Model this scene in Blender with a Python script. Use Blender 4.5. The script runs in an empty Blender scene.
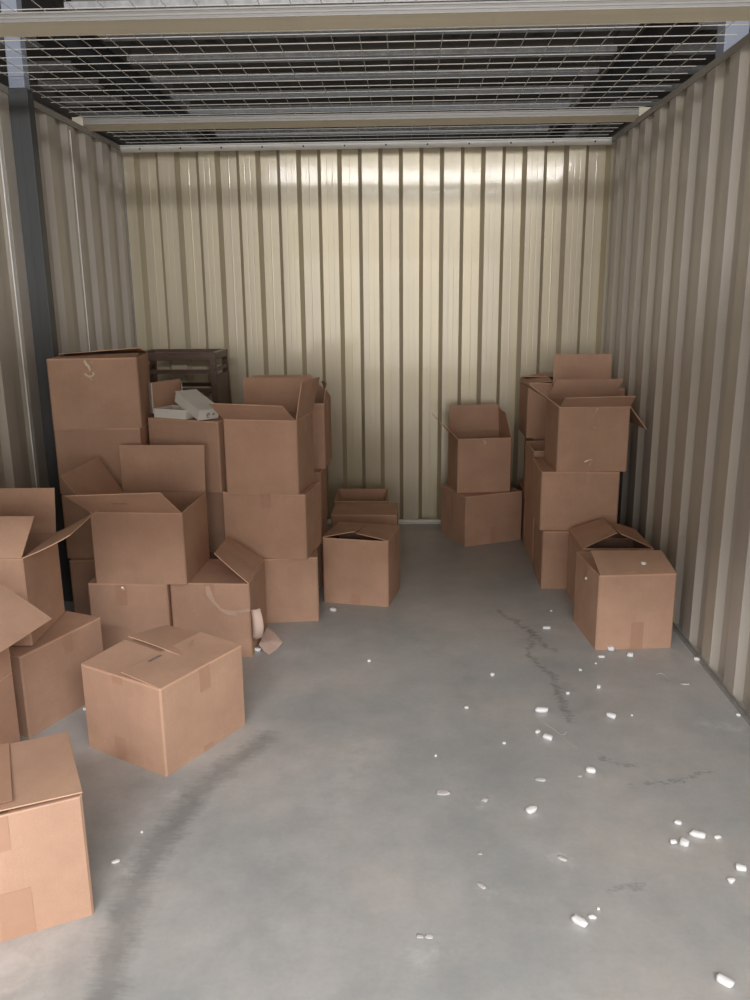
import bpy, bmesh, math, random
from mathutils import Vector, noise
random.seed(7)
sc = bpy.context.scene
C = sc.collection
PI = math.pi
R_ = math.radians

# ------------------------------------------------------------------ materials
def new_mat(name):
    m = bpy.data.materials.new(name); m.use_nodes = True
    nt = m.node_tree
    return m, nt, nt.nodes['Principled BSDF']

def N(nt, t, **kw):
    n = nt.nodes.new(t)
    for k, v in kw.items():
        if k.startswith('i_'):
            key = k[2:]
            n.inputs[int(key) if key.isdigit() else key].default_value = v
        else:
            setattr(n, k, v)
    return n

def simple(name, col, rough=.5, metal=0., var=.06, scale=8., bump=0., coat=0., spec=.5, stretch=(1, 1, 1)):
    m, nt, b = new_mat(name)
    tc = N(nt, 'ShaderNodeTexCoord')
    mp = N(nt, 'ShaderNodeMapping'); mp.inputs['Scale'].default_value = stretch
    nz = N(nt, 'ShaderNodeTexNoise', i_Scale=scale, i_Detail=5., i_Roughness=.6)
    ramp = N(nt, 'ShaderNodeMapRange')
    ramp.inputs['From Min'].default_value = .3; ramp.inputs['From Max'].default_value = .7
    ramp.inputs['To Min'].default_value = 1 - var; ramp.inputs['To Max'].default_value = 1 + var
    mul = N(nt, 'ShaderNodeVectorMath', operation='SCALE')
    mul.inputs[0].default_value = col[:3]
    L = nt.links.new
    L(tc.outputs['Object'], mp.inputs['Vector']); L(mp.outputs['Vector'], nz.inputs['Vector'])
    L(nz.outputs['Fac'], ramp.inputs['Value']); L(ramp.outputs['Result'], mul.inputs['Scale'])
    L(mul.outputs['Vector'], b.inputs['Base Color'])
    b.inputs['Roughness'].default_value = rough
    b.inputs['Metallic'].default_value = metal
    b.inputs['Specular IOR Level'].default_value = spec
    b.inputs['Coat Weight'].default_value = coat
    if bump:
        bp = N(nt, 'ShaderNodeBump'); bp.inputs['Strength'].default_value = bump; bp.inputs['Distance'].default_value = .01
        L(nz.outputs['Fac'], bp.inputs['Height']); L(bp.outputs['Normal'], b.inputs['Normal'])
    return m

def cardboard(name, col, dark=1.):
    m, nt, b = new_mat(name)
    L = nt.links.new
    tc = N(nt, 'ShaderNodeTexCoord')
    oi = N(nt, 'ShaderNodeObjectInfo')
    add = N(nt, 'ShaderNodeVectorMath', operation='ADD')
    L(tc.outputs['Object'], add.inputs[0])
    off = N(nt, 'ShaderNodeVectorMath', operation='SCALE'); off.inputs[0].default_value = (7.3, 3.1, 5.7)
    L(oi.outputs['Random'], off.inputs['Scale']); L(off.outputs['Vector'], add.inputs[1])
    big = N(nt, 'ShaderNodeTexNoise', i_Scale=5., i_Detail=4., i_Roughness=.6)
    fine = N(nt, 'ShaderNodeTexNoise', i_Scale=260., i_Detail=2., i_Roughness=.7)
    mp = N(nt, 'ShaderNodeMapping'); mp.inputs['Scale'].default_value = (180, 180, 3)
    flute = N(nt, 'ShaderNodeTexNoise', i_Scale=1., i_Detail=1.)
    L(add.outputs[0], big.inputs['Vector']); L(add.outputs[0], fine.inputs['Vector'])
    L(add.outputs[0], mp.inputs['Vector']); L(mp.outputs['Vector'], flute.inputs['Vector'])
    s1 = N(nt, 'ShaderNodeMapRange'); s1.inputs[3].default_value = .90; s1.inputs[4].default_value = 1.10
    s1.inputs[1].default_value = .3; s1.inputs[2].default_value = .7
    s2 = N(nt, 'ShaderNodeMapRange'); s2.inputs[3].default_value = .95; s2.inputs[4].default_value = 1.05
    s2.inputs[1].default_value = .3; s2.inputs[2].default_value = .7
    s3 = N(nt, 'ShaderNodeMapRange'); s3.inputs[3].default_value = .97; s3.inputs[4].default_value = 1.03
    s4 = N(nt, 'ShaderNodeMapRange'); s4.inputs[3].default_value = .95; s4.inputs[4].default_value = 1.05
    L(big.outputs['Fac'], s1.inputs['Value']); L(fine.outputs['Fac'], s2.inputs['Value']); L(flute.outputs['Fac'], s3.inputs['Value'])
    L(oi.outputs['Random'], s4.inputs['Value'])
    m1 = N(nt, 'ShaderNodeMath', operation='MULTIPLY'); m2 = N(nt, 'ShaderNodeMath', operation='MULTIPLY'); m3 = N(nt, 'ShaderNodeMath', operation='MULTIPLY')
    L(s1.outputs[0], m1.inputs[0]); L(s2.outputs[0], m1.inputs[1])
    L(m1.outputs[0], m2.inputs[0]); L(s3.outputs[0], m2.inputs[1])
    L(m2.outputs[0], m3.inputs[0]); L(s4.outputs[0], m3.inputs[1])
    mul = N(nt, 'ShaderNodeVectorMath', operation='SCALE'); mul.inputs[0].default_value = [c * dark for c in col]
    L(m3.outputs[0], mul.inputs['Scale']); L(mul.outputs['Vector'], b.inputs['Base Color'])
    b.inputs['Roughness'].default_value = .82
    b.inputs['Specular IOR Level'].default_value = .25
    bp = N(nt, 'ShaderNodeBump'); bp.inputs['Strength'].default_value = .12; bp.inputs['Distance'].default_value = .002
    L(big.outputs['Fac'], bp.inputs['Height']); L(bp.outputs['Normal'], b.inputs['Normal'])
    return m

KRAFT = (.53, .33, .230)
M_card = cardboard('kraft_cardboard', KRAFT)
M_edge = cardboard('kraft_board_edge', (.66, .42, .29))
M_scrap = cardboard('torn_kraft_liner', (.74, .56, .47))
M_torn = cardboard('torn_tape_backing', (.60, .41, .31))
M_tape = simple('brown_packing_tape', (.50, .295, .20), rough=.42, var=.04, scale=20, spec=.5)
M_clear = simple('loose_clear_tape', (.72, .58, .42), rough=.16, var=.1, scale=60, spec=.9)
M_white = simple('white_coated_board', (.74, .72, .66), rough=.5, var=.03)
M_ink = simple('dark_print', (.20, .16, .17), rough=.6)
M_foam = simple('white_foam', (.93, .93, .93), rough=.8, var=.02, scale=80, bump=.2)
M_foamg = simple('dusty_grey_foam', (.62, .60, .58), rough=.9, var=.08, scale=60)
M_wood = simple('dark_stained_wood', (.105, .058, .042), rough=.4, var=.25, scale=14, stretch=(1, 1, 6))
M_galv = simple('galvanised_steel', (.74, .75, .76), rough=.6, metal=.2, var=.22, scale=16)
M_wire = simple('galvanised_wire', (.74, .72, .67), rough=.45, metal=.2, var=.1)
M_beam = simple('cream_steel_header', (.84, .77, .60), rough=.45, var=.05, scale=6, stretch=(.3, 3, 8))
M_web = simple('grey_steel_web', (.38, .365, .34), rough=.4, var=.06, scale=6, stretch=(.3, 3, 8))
M_cap = simple('dull_steel_cap', (.34, .32, .28), rough=.45, var=.06, scale=12)
M_trimw = simple('pale_steel_trim', (.84, .83, .79), rough=.35, var=.06, scale=12)
M_trimd = simple('dull_base_angle', (.30, .29, .27), rough=.5, var=.15, scale=30)
M_screw = simple('dark_screw_head', (.08, .08, .08), rough=.4, metal=.6)
M_col = simple('blue_grey_steel', (.30, .34, .42), rough=.5, var=.08, scale=5)
M_col_low = simple('dark_column_lower', (.062, .066, .068), rough=.45, var=.12, scale=6, stretch=(1, 1, .2))
M_deck = simple('roof_deck_underside', (.30, .27, .24), rough=.8, var=.15, scale=4)
M_rbeam = simple('dark_roof_beam', (.075, .073, .072), rough=.7, var=.15, scale=5)
M_thread = simple('pale_thread', (.55, .53, .5), rough=.7)

def wall_mat(name, col, rough, met=.29, coat=.45):
    m, nt, b = new_mat(name)
    L = nt.links.new
    tc = N(nt, 'ShaderNodeTexCoord')
    mp = N(nt, 'ShaderNodeMapping'); mp.inputs['Scale'].default_value = (11, 11, .22)
    streak = N(nt, 'ShaderNodeTexNoise', i_Scale=1., i_Detail=3.)
    blotch = N(nt, 'ShaderNodeTexNoise', i_Scale=2.2, i_Detail=4.)
    L(tc.outputs['Object'], mp.inputs['Vector']); L(mp.outputs['Vector'], streak.inputs['Vector'])
    L(tc.outputs['Object'], blotch.inputs['Vector'])
    mix = N(nt, 'ShaderNodeMix', data_type='RGBA')
    mix.inputs[6].default_value = (col[0] * .96, col[1] * .96, col[2] * .98, 1)
    mix.inputs[7].default_value = (col[0] * 1.03, col[1] * 1.03, col[2] * .97, 1)
    r = N(nt, 'ShaderNodeMapRange'); r.inputs[1].default_value = .35; r.inputs[2].default_value = .65
    L(streak.outputs['Fac'], r.inputs['Value']); L(r.outputs[0], mix.inputs[0])
    sc2 = N(nt, 'ShaderNodeMapRange'); sc2.inputs[3].default_value = .92; sc2.inputs[4].default_value = 1.06
    L(blotch.outputs['Fac'], sc2.inputs['Value'])
    mul = N(nt, 'ShaderNodeVectorMath', operation='SCALE')
    L(mix.outputs[2], mul.inputs[0]); L(sc2.outputs[0], mul.inputs['Scale'])
    L(mul.outputs['Vector'], b.inputs['Base Color'])
    b.inputs['Roughness'].default_value = rough
    b.inputs['Metallic'].default_value = met
    b.inputs['Coat Weight'].default_value = coat; b.inputs['Coat Roughness'].default_value = .08
    b.inputs['Specular IOR Level'].default_value = .5
    bp = N(nt, 'ShaderNodeBump'); bp.inputs['Strength'].default_value = .03; bp.inputs['Distance'].default_value = .01
    L(streak.outputs['Fac'], bp.inputs['Height']); L(bp.outputs['Normal'], b.inputs['Normal'])
    return m
M_wall = wall_mat('painted_steel_panel_back', (.535, .47, .345), .36)
M_wall_side = wall_mat('painted_steel_panel_side', (.56, .515, .455), .45, .12, .15)

def floor_mat():
    m, nt, b = new_mat('worn_sealed_concrete')
    L = nt.links.new
    tc = N(nt, 'ShaderNodeTexCoord')
    pos = tc.outputs['Object']
    n1 = N(nt, 'ShaderNodeTexNoise', i_Scale=1.5, i_Detail=7., i_Roughness=.62)
    n2 = N(nt, 'ShaderNodeTexNoise', i_Scale=9., i_Detail=6., i_Roughness=.65)
    n3 = N(nt, 'ShaderNodeTexNoise', i_Scale=60., i_Detail=4., i_Roughness=.7)
    for n in (n1, n2, n3): L(pos, n.inputs['Vector'])
    def rng(src, a, bb, lo, hi):
        r = N(nt, 'ShaderNodeMapRange'); r.clamp = True
        r.inputs[1].default_value = a; r.inputs[2].default_value = bb; r.inputs[3].default_value = lo; r.inputs[4].default_value = hi
        L(src, r.inputs['Value']); return r.outputs[0]
    def mth(op, a, bb):
        r = N(nt, 'ShaderNodeMath', operation=op)
        for i, v in enumerate((a, bb)):
            if isinstance(v, (int, float)): r.inputs[i].default_value = v
            else: L(v, r.inputs[i])
        return r.outputs[0]
    v = mth('MULTIPLY', rng(n1.outputs['Fac'], .3, .7, .82, 1.15), rng(n2.outputs['Fac'], .3, .7, .92, 1.08))
    v = mth('MULTIPLY', mth('MULTIPLY', v, 1.10), rng(n3.outputs['Fac'], .3, .7, .96, 1.04))
    # distorted coordinates for the marks
    dn = N(nt, 'ShaderNodeTexNoise', i_Scale=14., i_Detail=5., i_Roughness=.7); L(pos, dn.inputs['Vector'])
    ds = N(nt, 'ShaderNodeVectorMath', operation='SUBTRACT'); ds.inputs[1].default_value = (.5, .5, .5)
    L(dn.outputs['Color'], ds.inputs[0])
    dm = N(nt, 'ShaderNodeVectorMath', operation='SCALE'); dm.inputs['Scale'].default_value = .10
    L(ds.outputs[0], dm.inputs[0])
    da = N(nt, 'ShaderNodeVectorMath', operation='ADD'); L(pos, da.inputs[0]); L(dm.outputs[0], da.inputs[1])
    mpf = N(nt, 'ShaderNodeMapping'); mpf.inputs['Scale'].default_value = (18, 95, 1); mpf.inputs['Rotation'].default_value = (0, 0, .45)
    L(pos, mpf.inputs['Vector'])
    df = N(nt, 'ShaderNodeTexNoise', i_Scale=1., i_Detail=3.); L(mpf.outputs['Vector'], df.inputs['Vector'])
    dsf = N(nt, 'ShaderNodeVectorMath', operation='SUBTRACT'); dsf.inputs[1].default_value = (.5, .5, .5); L(df.outputs['Color'], dsf.inputs[0])
    dmf = N(nt, 'ShaderNodeVectorMath', operation='SCALE'); dmf.inputs['Scale'].default_value = .06; L(dsf.outputs[0], dmf.inputs[0])
    db = N(nt, 'ShaderNodeVectorMath', operation='ADD'); L(da.outputs[0], db.inputs[0]); L(dmf.outputs[0], db.inputs[1])
    P = db.outputs[0]
    def seg(a, bb, w):
        ax, ay = a; bx, by = bb
        dx, dy = bx - ax, by - ay; l2 = dx * dx + dy * dy
        s = N(nt, 'ShaderNodeVectorMath', operation='SUBTRACT'); s.inputs[1].default_value = (ax, ay, 0); L(P, s.inputs[0])
        d = N(nt, 'ShaderNodeVectorMath', operation='DOT_PRODUCT'); d.inputs[1].default_value = (dx / l2, dy / l2, 0); L(s.outputs[0], d.inputs[0])
        t = rng(d.outputs['Value'], 0, 1, 0, 1)
        sv = N(nt, 'ShaderNodeVectorMath', operation='SCALE'); sv.inputs[0].default_value = (dx, dy, 0); L(t, sv.inputs['Scale'])
        q = N(nt, 'ShaderNodeVectorMath', operation='DISTANCE'); L(s.outputs[0], q.inputs[0]); L(sv.outputs[0], q.inputs[1])
        return rng(q.outputs['Value'], w * .25, w, 1, 0)
    def poly(pts, w):
        o = None
        for a, bb in zip(pts[:-1], pts[1:]):
            s = seg(a, bb, w)
            o = s if o is None else mth('MAXIMUM', o, s)
        return o
    smear = poly([(-.235, 2.66), (-.33, 2.48), (-.40, 2.33), (-.425, 2.16), (-.46, 2.0), (-.46, 1.83), (-.44, 1.66), (-.40, 1.45)], .062)
    crack = poly([(.72, 3.90), (.85, 3.60), (.79, 3.38), (.86, 3.18), (.856, 2.96), (.867, 2.80)], .020)
    crack2 = poly([(.83, 3.70), (.89, 3.45), (.93, 3.41)], .016)
    crack3 = poly([(.99, 2.385), (1.18, 2.434), (1.26, 2.475)], .013)
    crack4 = poly([(.90, 2.56), (.97, 2.50), (1.02, 2.50)], .013)
    crack5 = poly([(.80, 1.90), (.88, 1.93)], .016)
    left = poly([(-.62, 2.05), (-.66, 2.28), (-.60, 2.42)], .11)
    sm = mth('MULTIPLY', smear, rng(n2.outputs['Fac'], .35, .65, .55, 1.))
    v = mth('MULTIPLY', v, rng(sm, 0, 1, 1, .60))
    v = mth('MULTIPLY', v, rng(crack, 0, 1, 1, .66))
    v = mth('MULTIPLY', v, rng(crack2, 0, 1, 1, .6))
    cloud = poly([(.80, 3.65), (.90, 3.15), (.93, 2.85)], .14)
    v = mth('MULTIPLY', v, rng(mth('MULTIPLY', cloud, rng(n2.outputs['Fac'], .42, .58, 0, 1)), 0, 1, 1, .84))
    cloud2 = poly([(.35, 3.6), (.55, 2.9), (.60, 2.7)], .16)
    v = mth('MULTIPLY', v, rng(mth('MULTIPLY', cloud2, rng(n2.outputs['Fac'], .45, .6, 0, 1)), 0, 1, 1, .86))
    v = mth('MULTIPLY', v, rng(crack3, 0, 1, 1, .66))
    v = mth('MULTIPLY', v, rng(crack4, 0, 1, 1, .7))
    v = mth('MULTIPLY', v, rng(crack5, 0, 1, 1, .75))
    v = mth('MULTIPLY', v, rng(mth('MULTIPLY', left, rng(n2.outputs['Fac'], .4, .6, 0, 1)), 0, 1, 1, .78))
    # pale chalky stains
    for pts, w, k in (([(.30, 1.66), (.36, 1.69)], .055, 1.22), ([(.46, 1.90), (.49, 1.89)], .035, 1.22),
                      ([(1.34, 2.78), (1.50, 2.76)], .05, 1.2), ([(-.52, 1.98), (-.55, 2.1), (-.50, 2.3)], .09, 1.10),
                      ([(.68, 2.03), (.71, 2.01)], .03, 1.2), ([(.47, 2.32), (.49, 2.28)], .03, 1.3),
                      ([(-.70, 1.75), (-.60, 1.5)], .16, 1.12), ([(.05, 2.4), (.12, 2.6), (.0, 2.2)], .10, 1.08)):
        s = poly(pts, w)
        s = mth('MULTIPLY', s, rng(n2.outputs['Fac'], .42, .58, 0, 1))
        v = mth('MULTIPLY', v, rng(s, 0, 1, 1, k))
    mix = N(nt, 'ShaderNodeMix', data_type='RGBA')
    mix.inputs[6].default_value = (.395, .405, .400, 1); mix.inputs[7].default_value = (.425, .41, .39, 1)
    L(rng(n1.outputs['Fac'], .4, .6, 0, 1), mix.inputs[0])
    mul = N(nt, 'ShaderNodeVectorMath', operation='SCALE'); L(mix.outputs[2], mul.inputs[0]); L(v, mul.inputs['Scale'])
    L(mul.outputs['Vector'], b.inputs['Base Color'])
    L(rng(n2.outputs['Fac'], .3, .7, .34, .52), b.inputs['Roughness'])
    b.inputs['Specular IOR Level'].default_value = .5
    bp = N(nt, 'ShaderNodeBump'); bp.inputs['Strength'].default_value = .15; bp.inputs['Distance'].default_value = .004
    L(n2.outputs['Fac'], bp.inputs['Height']); L(bp.outputs['Normal'], b.inputs['Normal'])
    return m
M_floor = floor_mat()

# ------------------------------------------------------------------ mesh helpers
def link_mesh(name, verts, faces, mats, parent=None, fm=None, smooth=False):
    me = bpy.data.meshes.new(name)
    me.from_pydata([tuple(v) for v in verts], [], faces)
    if not isinstance(mats, (list, tuple)): mats = [mats]
    for m in mats: me.materials.append(m)
    if fm:
        for p, i in zip(me.polygons, fm): p.material_index = i
    bm = bmesh.new(); bm.from_mesh(me); bmesh.ops.recalc_face_normals(bm, faces=bm.faces); bm.to_mesh(me); bm.free()
    if smooth:
        for p in me.polygons: p.use_smooth = True
    me.update()
    o = bpy.data.objects.new(name, me); C.objects.link(o)
    if parent: o.parent = parent
    return o

def empty(name, loc, rz=0, tilt=None):
    o = bpy.data.objects.new(name, None); C.objects.link(o)
    o.empty_display_size = .05
    o.location = loc; o.rotation_euler = (0, 0, rz) if tilt is None else (tilt[0], tilt[1], rz)
    return o

def tag(o, label=None, cat=None, group=None, kind=None):
    if label: o['label'] = label
    if cat: o['category'] = cat
    if group: o['group'] = group
    if kind: o['kind'] = kind
    return o

class MB:
    def __init__(s): s.v = []; s.f = []
    def add(s, vs, fs):
        n = len(s.v); s.v += [tuple(v) for v in vs]; s.f += [tuple(i + n for i in f) for f in fs]
    def box(s, a, b):
        (x0, y0, z0), (x1, y1, z1) = a, b
        s.add([(x0, y0, z0), (x1, y0, z0), (x1, y1, z0), (x0, y1, z0), (x0, y0, z1), (x1, y0, z1), (x1, y1, z1), (x0, y1, z1)],
              [(0, 3, 2, 1), (4, 5, 6, 7), (0, 1, 5, 4), (1, 2, 6, 5), (2, 3, 7, 6), (3, 0, 4, 7)])
    def bar(s, a, b, r, n=6):
        a = Vector(a); b = Vector(b); d = (b - a).normalized()
        u = d.orthogonal().normalized(); w = d.cross(u)
        vs = []
        for p in (a, b):
            for i in range(n):
                t = 2 * PI * i / n; vs.append(p + r * (math.cos(t) * u + math.sin(t) * w))
        fs = [(i, (i + 1) % n, n + (i + 1) % n, n + i) for i in range(n)] + [tuple(range(n - 1, -1, -1)), tuple(range(n, 2 * n))]
        s.add(vs, fs)
    def beam(s, a, b, w, t):
        # rectangular bar between two points
        a = Vector(a); b = Vector(b); d = (b - a).normalized()
        u = d.cross(Vector((0, 1, 0)))
        if u.length < .1: u = d.cross(Vector((1, 0, 0)))
        u.normalize(); v = d.cross(u)
        vs = [p + i * u * w / 2 + j * v * t / 2 for p in (a, b) for i, j in ((-1, -1), (1, -1), (1, 1), (-1, 1))]
        s.add(vs, [(0, 3, 2, 1), (4, 5, 6, 7), (0, 1, 5, 4), (1, 2, 6, 5), (2, 3, 7, 6), (3, 0, 4, 7)])
    def build(s, name, mat, parent=None, bevel=0):
        o = link_mesh(name, s.v, s.f, mat, parent)
        if bevel:
            md = o.modifiers.new('bevel', 'BEVEL'); md.width = bevel; md.segments = 2; md.limit_method = 'ANGLE'
        return o

# ------------------------------------------------------------------ room shell
W = 1.524; H = 2.44; D = 5.54
FRONT = -.35
fl = link_mesh('floor', [(-2.4, -3.2, 0), (2.4, -3.2, 0), (2.4, 6.0, 0), (-2.4, 6.0, 0), (-2.4, -3.2, -.1), (2.4, -3.2, -.1), (2.4, 6, -.1), (-2.4, 6, -.1)],
               [(0, 1, 2, 3), (7, 6, 5, 4), (0, 4, 5, 1), (1, 5, 6, 2), (2, 6, 7, 3), (3, 7, 4, 0)], M_floor)
tag(fl, 'grey sealed concrete floor with scuffs and pale stains', kind='structure')

def corrugated(name, s0, s1, phase, place, mat, z0=0., z1=H, per=.2565, depth=.027, sl=.028):
    """place(s, d, z): s along the wall, d behind the inner face."""
    half = per / 2
    pts = []
    k = math.floor((s0 - phase) / half) - 1
    while phase + k * half < s1 + half:
        a = phase + k * half
        up = k % 2 == 0
        d0, d1 = (0, depth) if up else (depth, 0)
        pts += [(a, d0), (a + sl, d1)]
        fa, fb = a + sl, a + half
        m = (fa + fb) / 2
        if not up:      # raised flat carries two faint stiffening creases
            for q in (fa + (fb - fa) * .33, fa + (fb - fa) * .67):
                pts += [(q - .004, d1), (q, d1 + .0003), (q + .004, d1)]
        else:
            pts += [(m - .005, d1), (m, d1 - .0004), (m + .005, d1)]
        k += 1
    clip = []
    for (a, da), (b, db) in zip(pts[:-1], pts[1:]):
        if b <= s0 or a >= s1: continue
        if a < s0: da = da + (db - da) * (s0 - a) / (b - a); a = s0
        if not clip: clip.append((a, da))
        if b > s1: db = da + (db - da) * (s1 - a) / (b - a); b = s1
        clip.append((b, db))
    vs = []; fs = []
    zs = [z0 + (z1 - z0) * i / 6 for i in range(7)]
    n = len(clip)
    for t in (0, .0012):
        for z in zs:
            for s, d in clip:
                w = .0012 * math.sin(z * 2.1 + s * 3.3)
                vs.append(place(s, d + t + w, z))
    def idx(l, j, i): return (l * 7 + j) * n + i
    for l in (0, 1):
        for j in range(6):
            for i in range(n - 1):
                q = (idx(l, j, i), idx(l, j, i + 1), idx(l, j + 1, i + 1), idx(l, j + 1, i))
                fs.append(q)
    for i in range(n - 1):
        fs.append((idx(0, 0, i), idx(1, 0, i), idx(1, 0, i + 1), idx(0, 0, i + 1)))
        fs.append((idx(0, 6, i), idx(0, 6, i + 1), idx(1, 6, i + 1), idx(1, 6, i)))
    for j in range(6):
        for i in (0, n - 1):
            fs.append((idx(0, j, i), idx(0, j + 1, i), idx(1, j + 1, i), idx(1, j, i)))
    return link_mesh(name, vs, fs, mat)

o = corrugated('wall_back', -W - .035, W + .035, .090, lambda s, d, z: (s, D + d, z), M_wall, depth=.040, sl=.026)
tag(o, 'cream corrugated steel back wall', kind='structure')
o = corrugated('wall_right', FRONT, D + .045, 3.605, lambda s, d, z: (W + d, s, z), M_wall_side)
tag(o, 'corrugated steel side wall on the right', kind='structure')
o = corrugated('wall_left', FRONT, D + .045, 4.263, lambda s, d, z: (-W - d, s, z), M_wall_side)
tag(o, 'corrugated steel side wall on the left', kind='structure')

# edge trims
def trim(name, mat, label, boxes, bevel=.0):
    m = MB()
    for a, b in boxes: m.box(a, b)
    t = m.build(name, mat, bevel=bevel); tag(t, label, kind='structure'); return t
tb = trim('trim_1', M_trimw, 'pale angle trim along the top of the back wall',
          [((-W, D - .012, H - .035), (W, D - .001, H)), ((-W, D - .03, H), (W, D + .04, H + .004))])
for i in range(12):
    x = -1.40 + i * .2565
    s = MB(); s.bar((x, D - .012, H - .016), (x, D - .0165, H - .016), .0055, 8)
    s.build('screw', M_screw, tb)
trim('trim_2', M_trimw, 'pale base angle under the back wall', [((-W, D - .012, 0), (W, D - .001, .022)), ((-W, D - .04, 0), (W, D - .001, .004))])
trim('trim_3', M_cap, 'flat cap along the top of the right wall', [((W - .006, FRONT, H - .026), (W - .001, D - .035, H)), ((W - .006, FRONT, H), (W + .045, D - .035, H + .004))])
trim('trim_4', M_cap, 'flat cap along the top of the left wall', [((-W + .001, FRONT, H - .026), (-W + .006, D - .035, H)), ((-W - .045, FRONT, H), (-W + .006, D - .035, H + .004))])
trim('trim_5', M_trimd, 'dull base angle along the right wall', [((W - .006, FRONT, 0), (W - .001, D - .045, .014)), ((W - .02, FRONT, 0), (W - .001, D - .045, .003))])
trim('trim_6', M_trimd, 'dull base angle along the left wall', [((-W + .001, FRONT, 0), (-W + .006, D - .045, .014)), ((-W + .001, FRONT, 0), (-W + .02, D - .045, .003))])
trim('trim_7', M_trimw, 'thin bright edge strip before the dark column on the left wall', [((-W - .001, 3.862, .03), (-W + .005, 3.866, H - .05)), ((-W - .001, 3.866, .03), (-W + .001, 3.90, H - .05))])
trim('trim_8', M_trimw, 'thin lap seam on the left wall behind the column', [((-W - .001, 4.706, .03), (-W + .005, 4.709, H - .05))])
trim('trim_9', M_trimd, 'narrow corner strip at the left of the back wall', [((-W + .001, D - .012, .03), (-W + .008, D - .001, H - .05))])

# unseen blocker over the entrance, added to keep light off the low rear
m = MB(); m.box((-W, .22, 1.98), (W, .50, 2.42)); m.box((-W, .20, 1.95), (W, .215, 2.44))
o = m.build('entrance_blocker', M_beam); tag(o, 'unseen box over the entrance, added to block light to the rear', kind='structure')

# ------------------------------------------------------------------ columns
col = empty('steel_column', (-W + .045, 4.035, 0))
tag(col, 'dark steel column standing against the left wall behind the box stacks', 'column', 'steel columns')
m = MB(); m.box((-.043, -.034, 0), (.045, .034, H - .002)); m.box((.0, -.037, 0), (.0475, -.034, H - .002)); m.build('lower_part', M_col_low, col, .004)  # lower part of the column, darker than the post above it
m = MB(); m.box((-.036, -.030, H), (.036, .030, 3.10)); m.build('post', M_col, col, .004)
col = empty('steel_column', (W + .115, 3.93, 0))
tag(col, 'blue-grey steel column rising behind the top of the right wall', 'column', 'steel columns')
m = MB(); m.box((-.05, -.05, 0), (.05, .05, 3.10)); m.build('post', M_col, col, .004)
m = MB(); m.box((-.07, -.07, 0), (.07, .07, .012)); m.build('base_plate', M_col, col)

# ------------------------------------------------------------------ header beams
for y, lab in ((3.15, 'cream steel header beam nearest the camera under the wire ceiling'),
               (4.90, 'cream steel header beam farther back under the wire ceiling')):
    b = empty('header_beam', (0, y, H)); tag(b, lab, 'beam', 'header beams across the room')
    m = MB()
    e_ = W + .05
    m.box((-e_, 0, .013), (e_, .004, .044))
    m.box((-e_, -.004, .012), (e_, .0, .016)); m.box((-e_, -.003, .024), (e_, 0, .030)); m.box((-e_, -.004, .039), (e_, .0, .0445))
    m.build('web', M_web, b)
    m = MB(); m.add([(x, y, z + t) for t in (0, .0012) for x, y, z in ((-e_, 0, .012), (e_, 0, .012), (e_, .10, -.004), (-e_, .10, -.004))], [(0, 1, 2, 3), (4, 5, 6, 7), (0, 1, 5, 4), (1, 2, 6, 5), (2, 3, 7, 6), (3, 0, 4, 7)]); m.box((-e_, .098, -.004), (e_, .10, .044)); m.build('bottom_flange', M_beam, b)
    for s in (-1, 1):
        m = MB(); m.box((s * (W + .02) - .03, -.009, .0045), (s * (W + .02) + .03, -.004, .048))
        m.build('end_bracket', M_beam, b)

# ------------------------------------------------------------------ wire mesh ceiling
m = MB()
zc = H + .052
y = .35
while y < D + .25:
    m.bar((-W - .02, y, zc), (W + .02, y, zc + random.uniform(-.002, .002)), .0018, 5); y += .1165
x = -W + .01
while x < W + .02:
    m.bar((x, .3, zc - .0035), (x + random.uniform(-.004, .004), D + .2, zc - .0035), .0016, 5); x += .1065
o = m.build('ceiling', M_wire); tag(o, 'welded wire mesh ceiling', kind='structure')

# ------------------------------------------------------------------ roof
ZP = 3.20
m = MB(); m.box((-6, -1.5, ZP + .16), (6, 11.5, ZP + .2))
k = -6.
o = None
while k < 6.:
    m.box((k, -1.5, ZP + .135), (k + .05, 11.5, ZP + .16)); k += .3
o = m.build('roof_deck', M_deck); tag(o, 'dark roof deck underside', kind='structure')
ords = ['nearest', 'second nearest', 'third nearest', 'fourth nearest', 'fifth nearest', 'sixth nearest', 'seventh nearest', 'eighth nearest', 'ninth nearest']
ys = [5.45, 6.00, 6.60, 7.17, 7.75, 8.32, 8.9, 9.5]
def purlin(x0, x1, y, lab, grp):
    p = empty('roof_purlin', ((x0 + x1) / 2, y, ZP)); tag(p, lab, 'purlin', grp)
    w = (x1 - x0) / 2
    m = MB(); m.box((-w, 0, 0), (w, .13, .003)); m.box((-w, 0, .003), (w, .003, .034)); m.build('flange', M_galv, p)
    m = MB(); m.box((-w, .127, .003), (w, .13, .135)); m.build('web', M_deck, p)
for i, y in enumerate(ys):
    purlin(-1.77, 1.77, y, 'galvanised roof purlin, %s of the long middle ones above the wire ceiling' % ords[i], 'middle roof purlins')
    if 1 <= i <= 6:
        purlin(-2.23 - .34 - .05 * i, -2.22, y + .10, 'short galvanised purlin end left of the dark roof beam, %s there' % ords[i - 1], 'left roof purlins')
        purlin(2.15, 2.75, y + .02, 'short galvanised purlin end right of the dark roof beam, %s there' % ords[i - 1], 'right roof purlins')
for s, lab in ((-1, 'left'), (1, 'right')):
    p = empty('roof_beam', (s * 1.97, 4.5, ZP - .1)); tag(p, 'dark steel roof beam running lengthwise on the %s above the mesh' % lab, 'beam', 'dark roof beams')
    m = MB(); m.box((-.06, -5.0, 0), (.06, 6.5, .012)); m.build('bottom_flange', M_rbeam, p)
    m = MB(); m.box((-.006, -5.0, .012), (.006, 6.5, .235)); m.build('web', M_rbeam, p)

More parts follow.
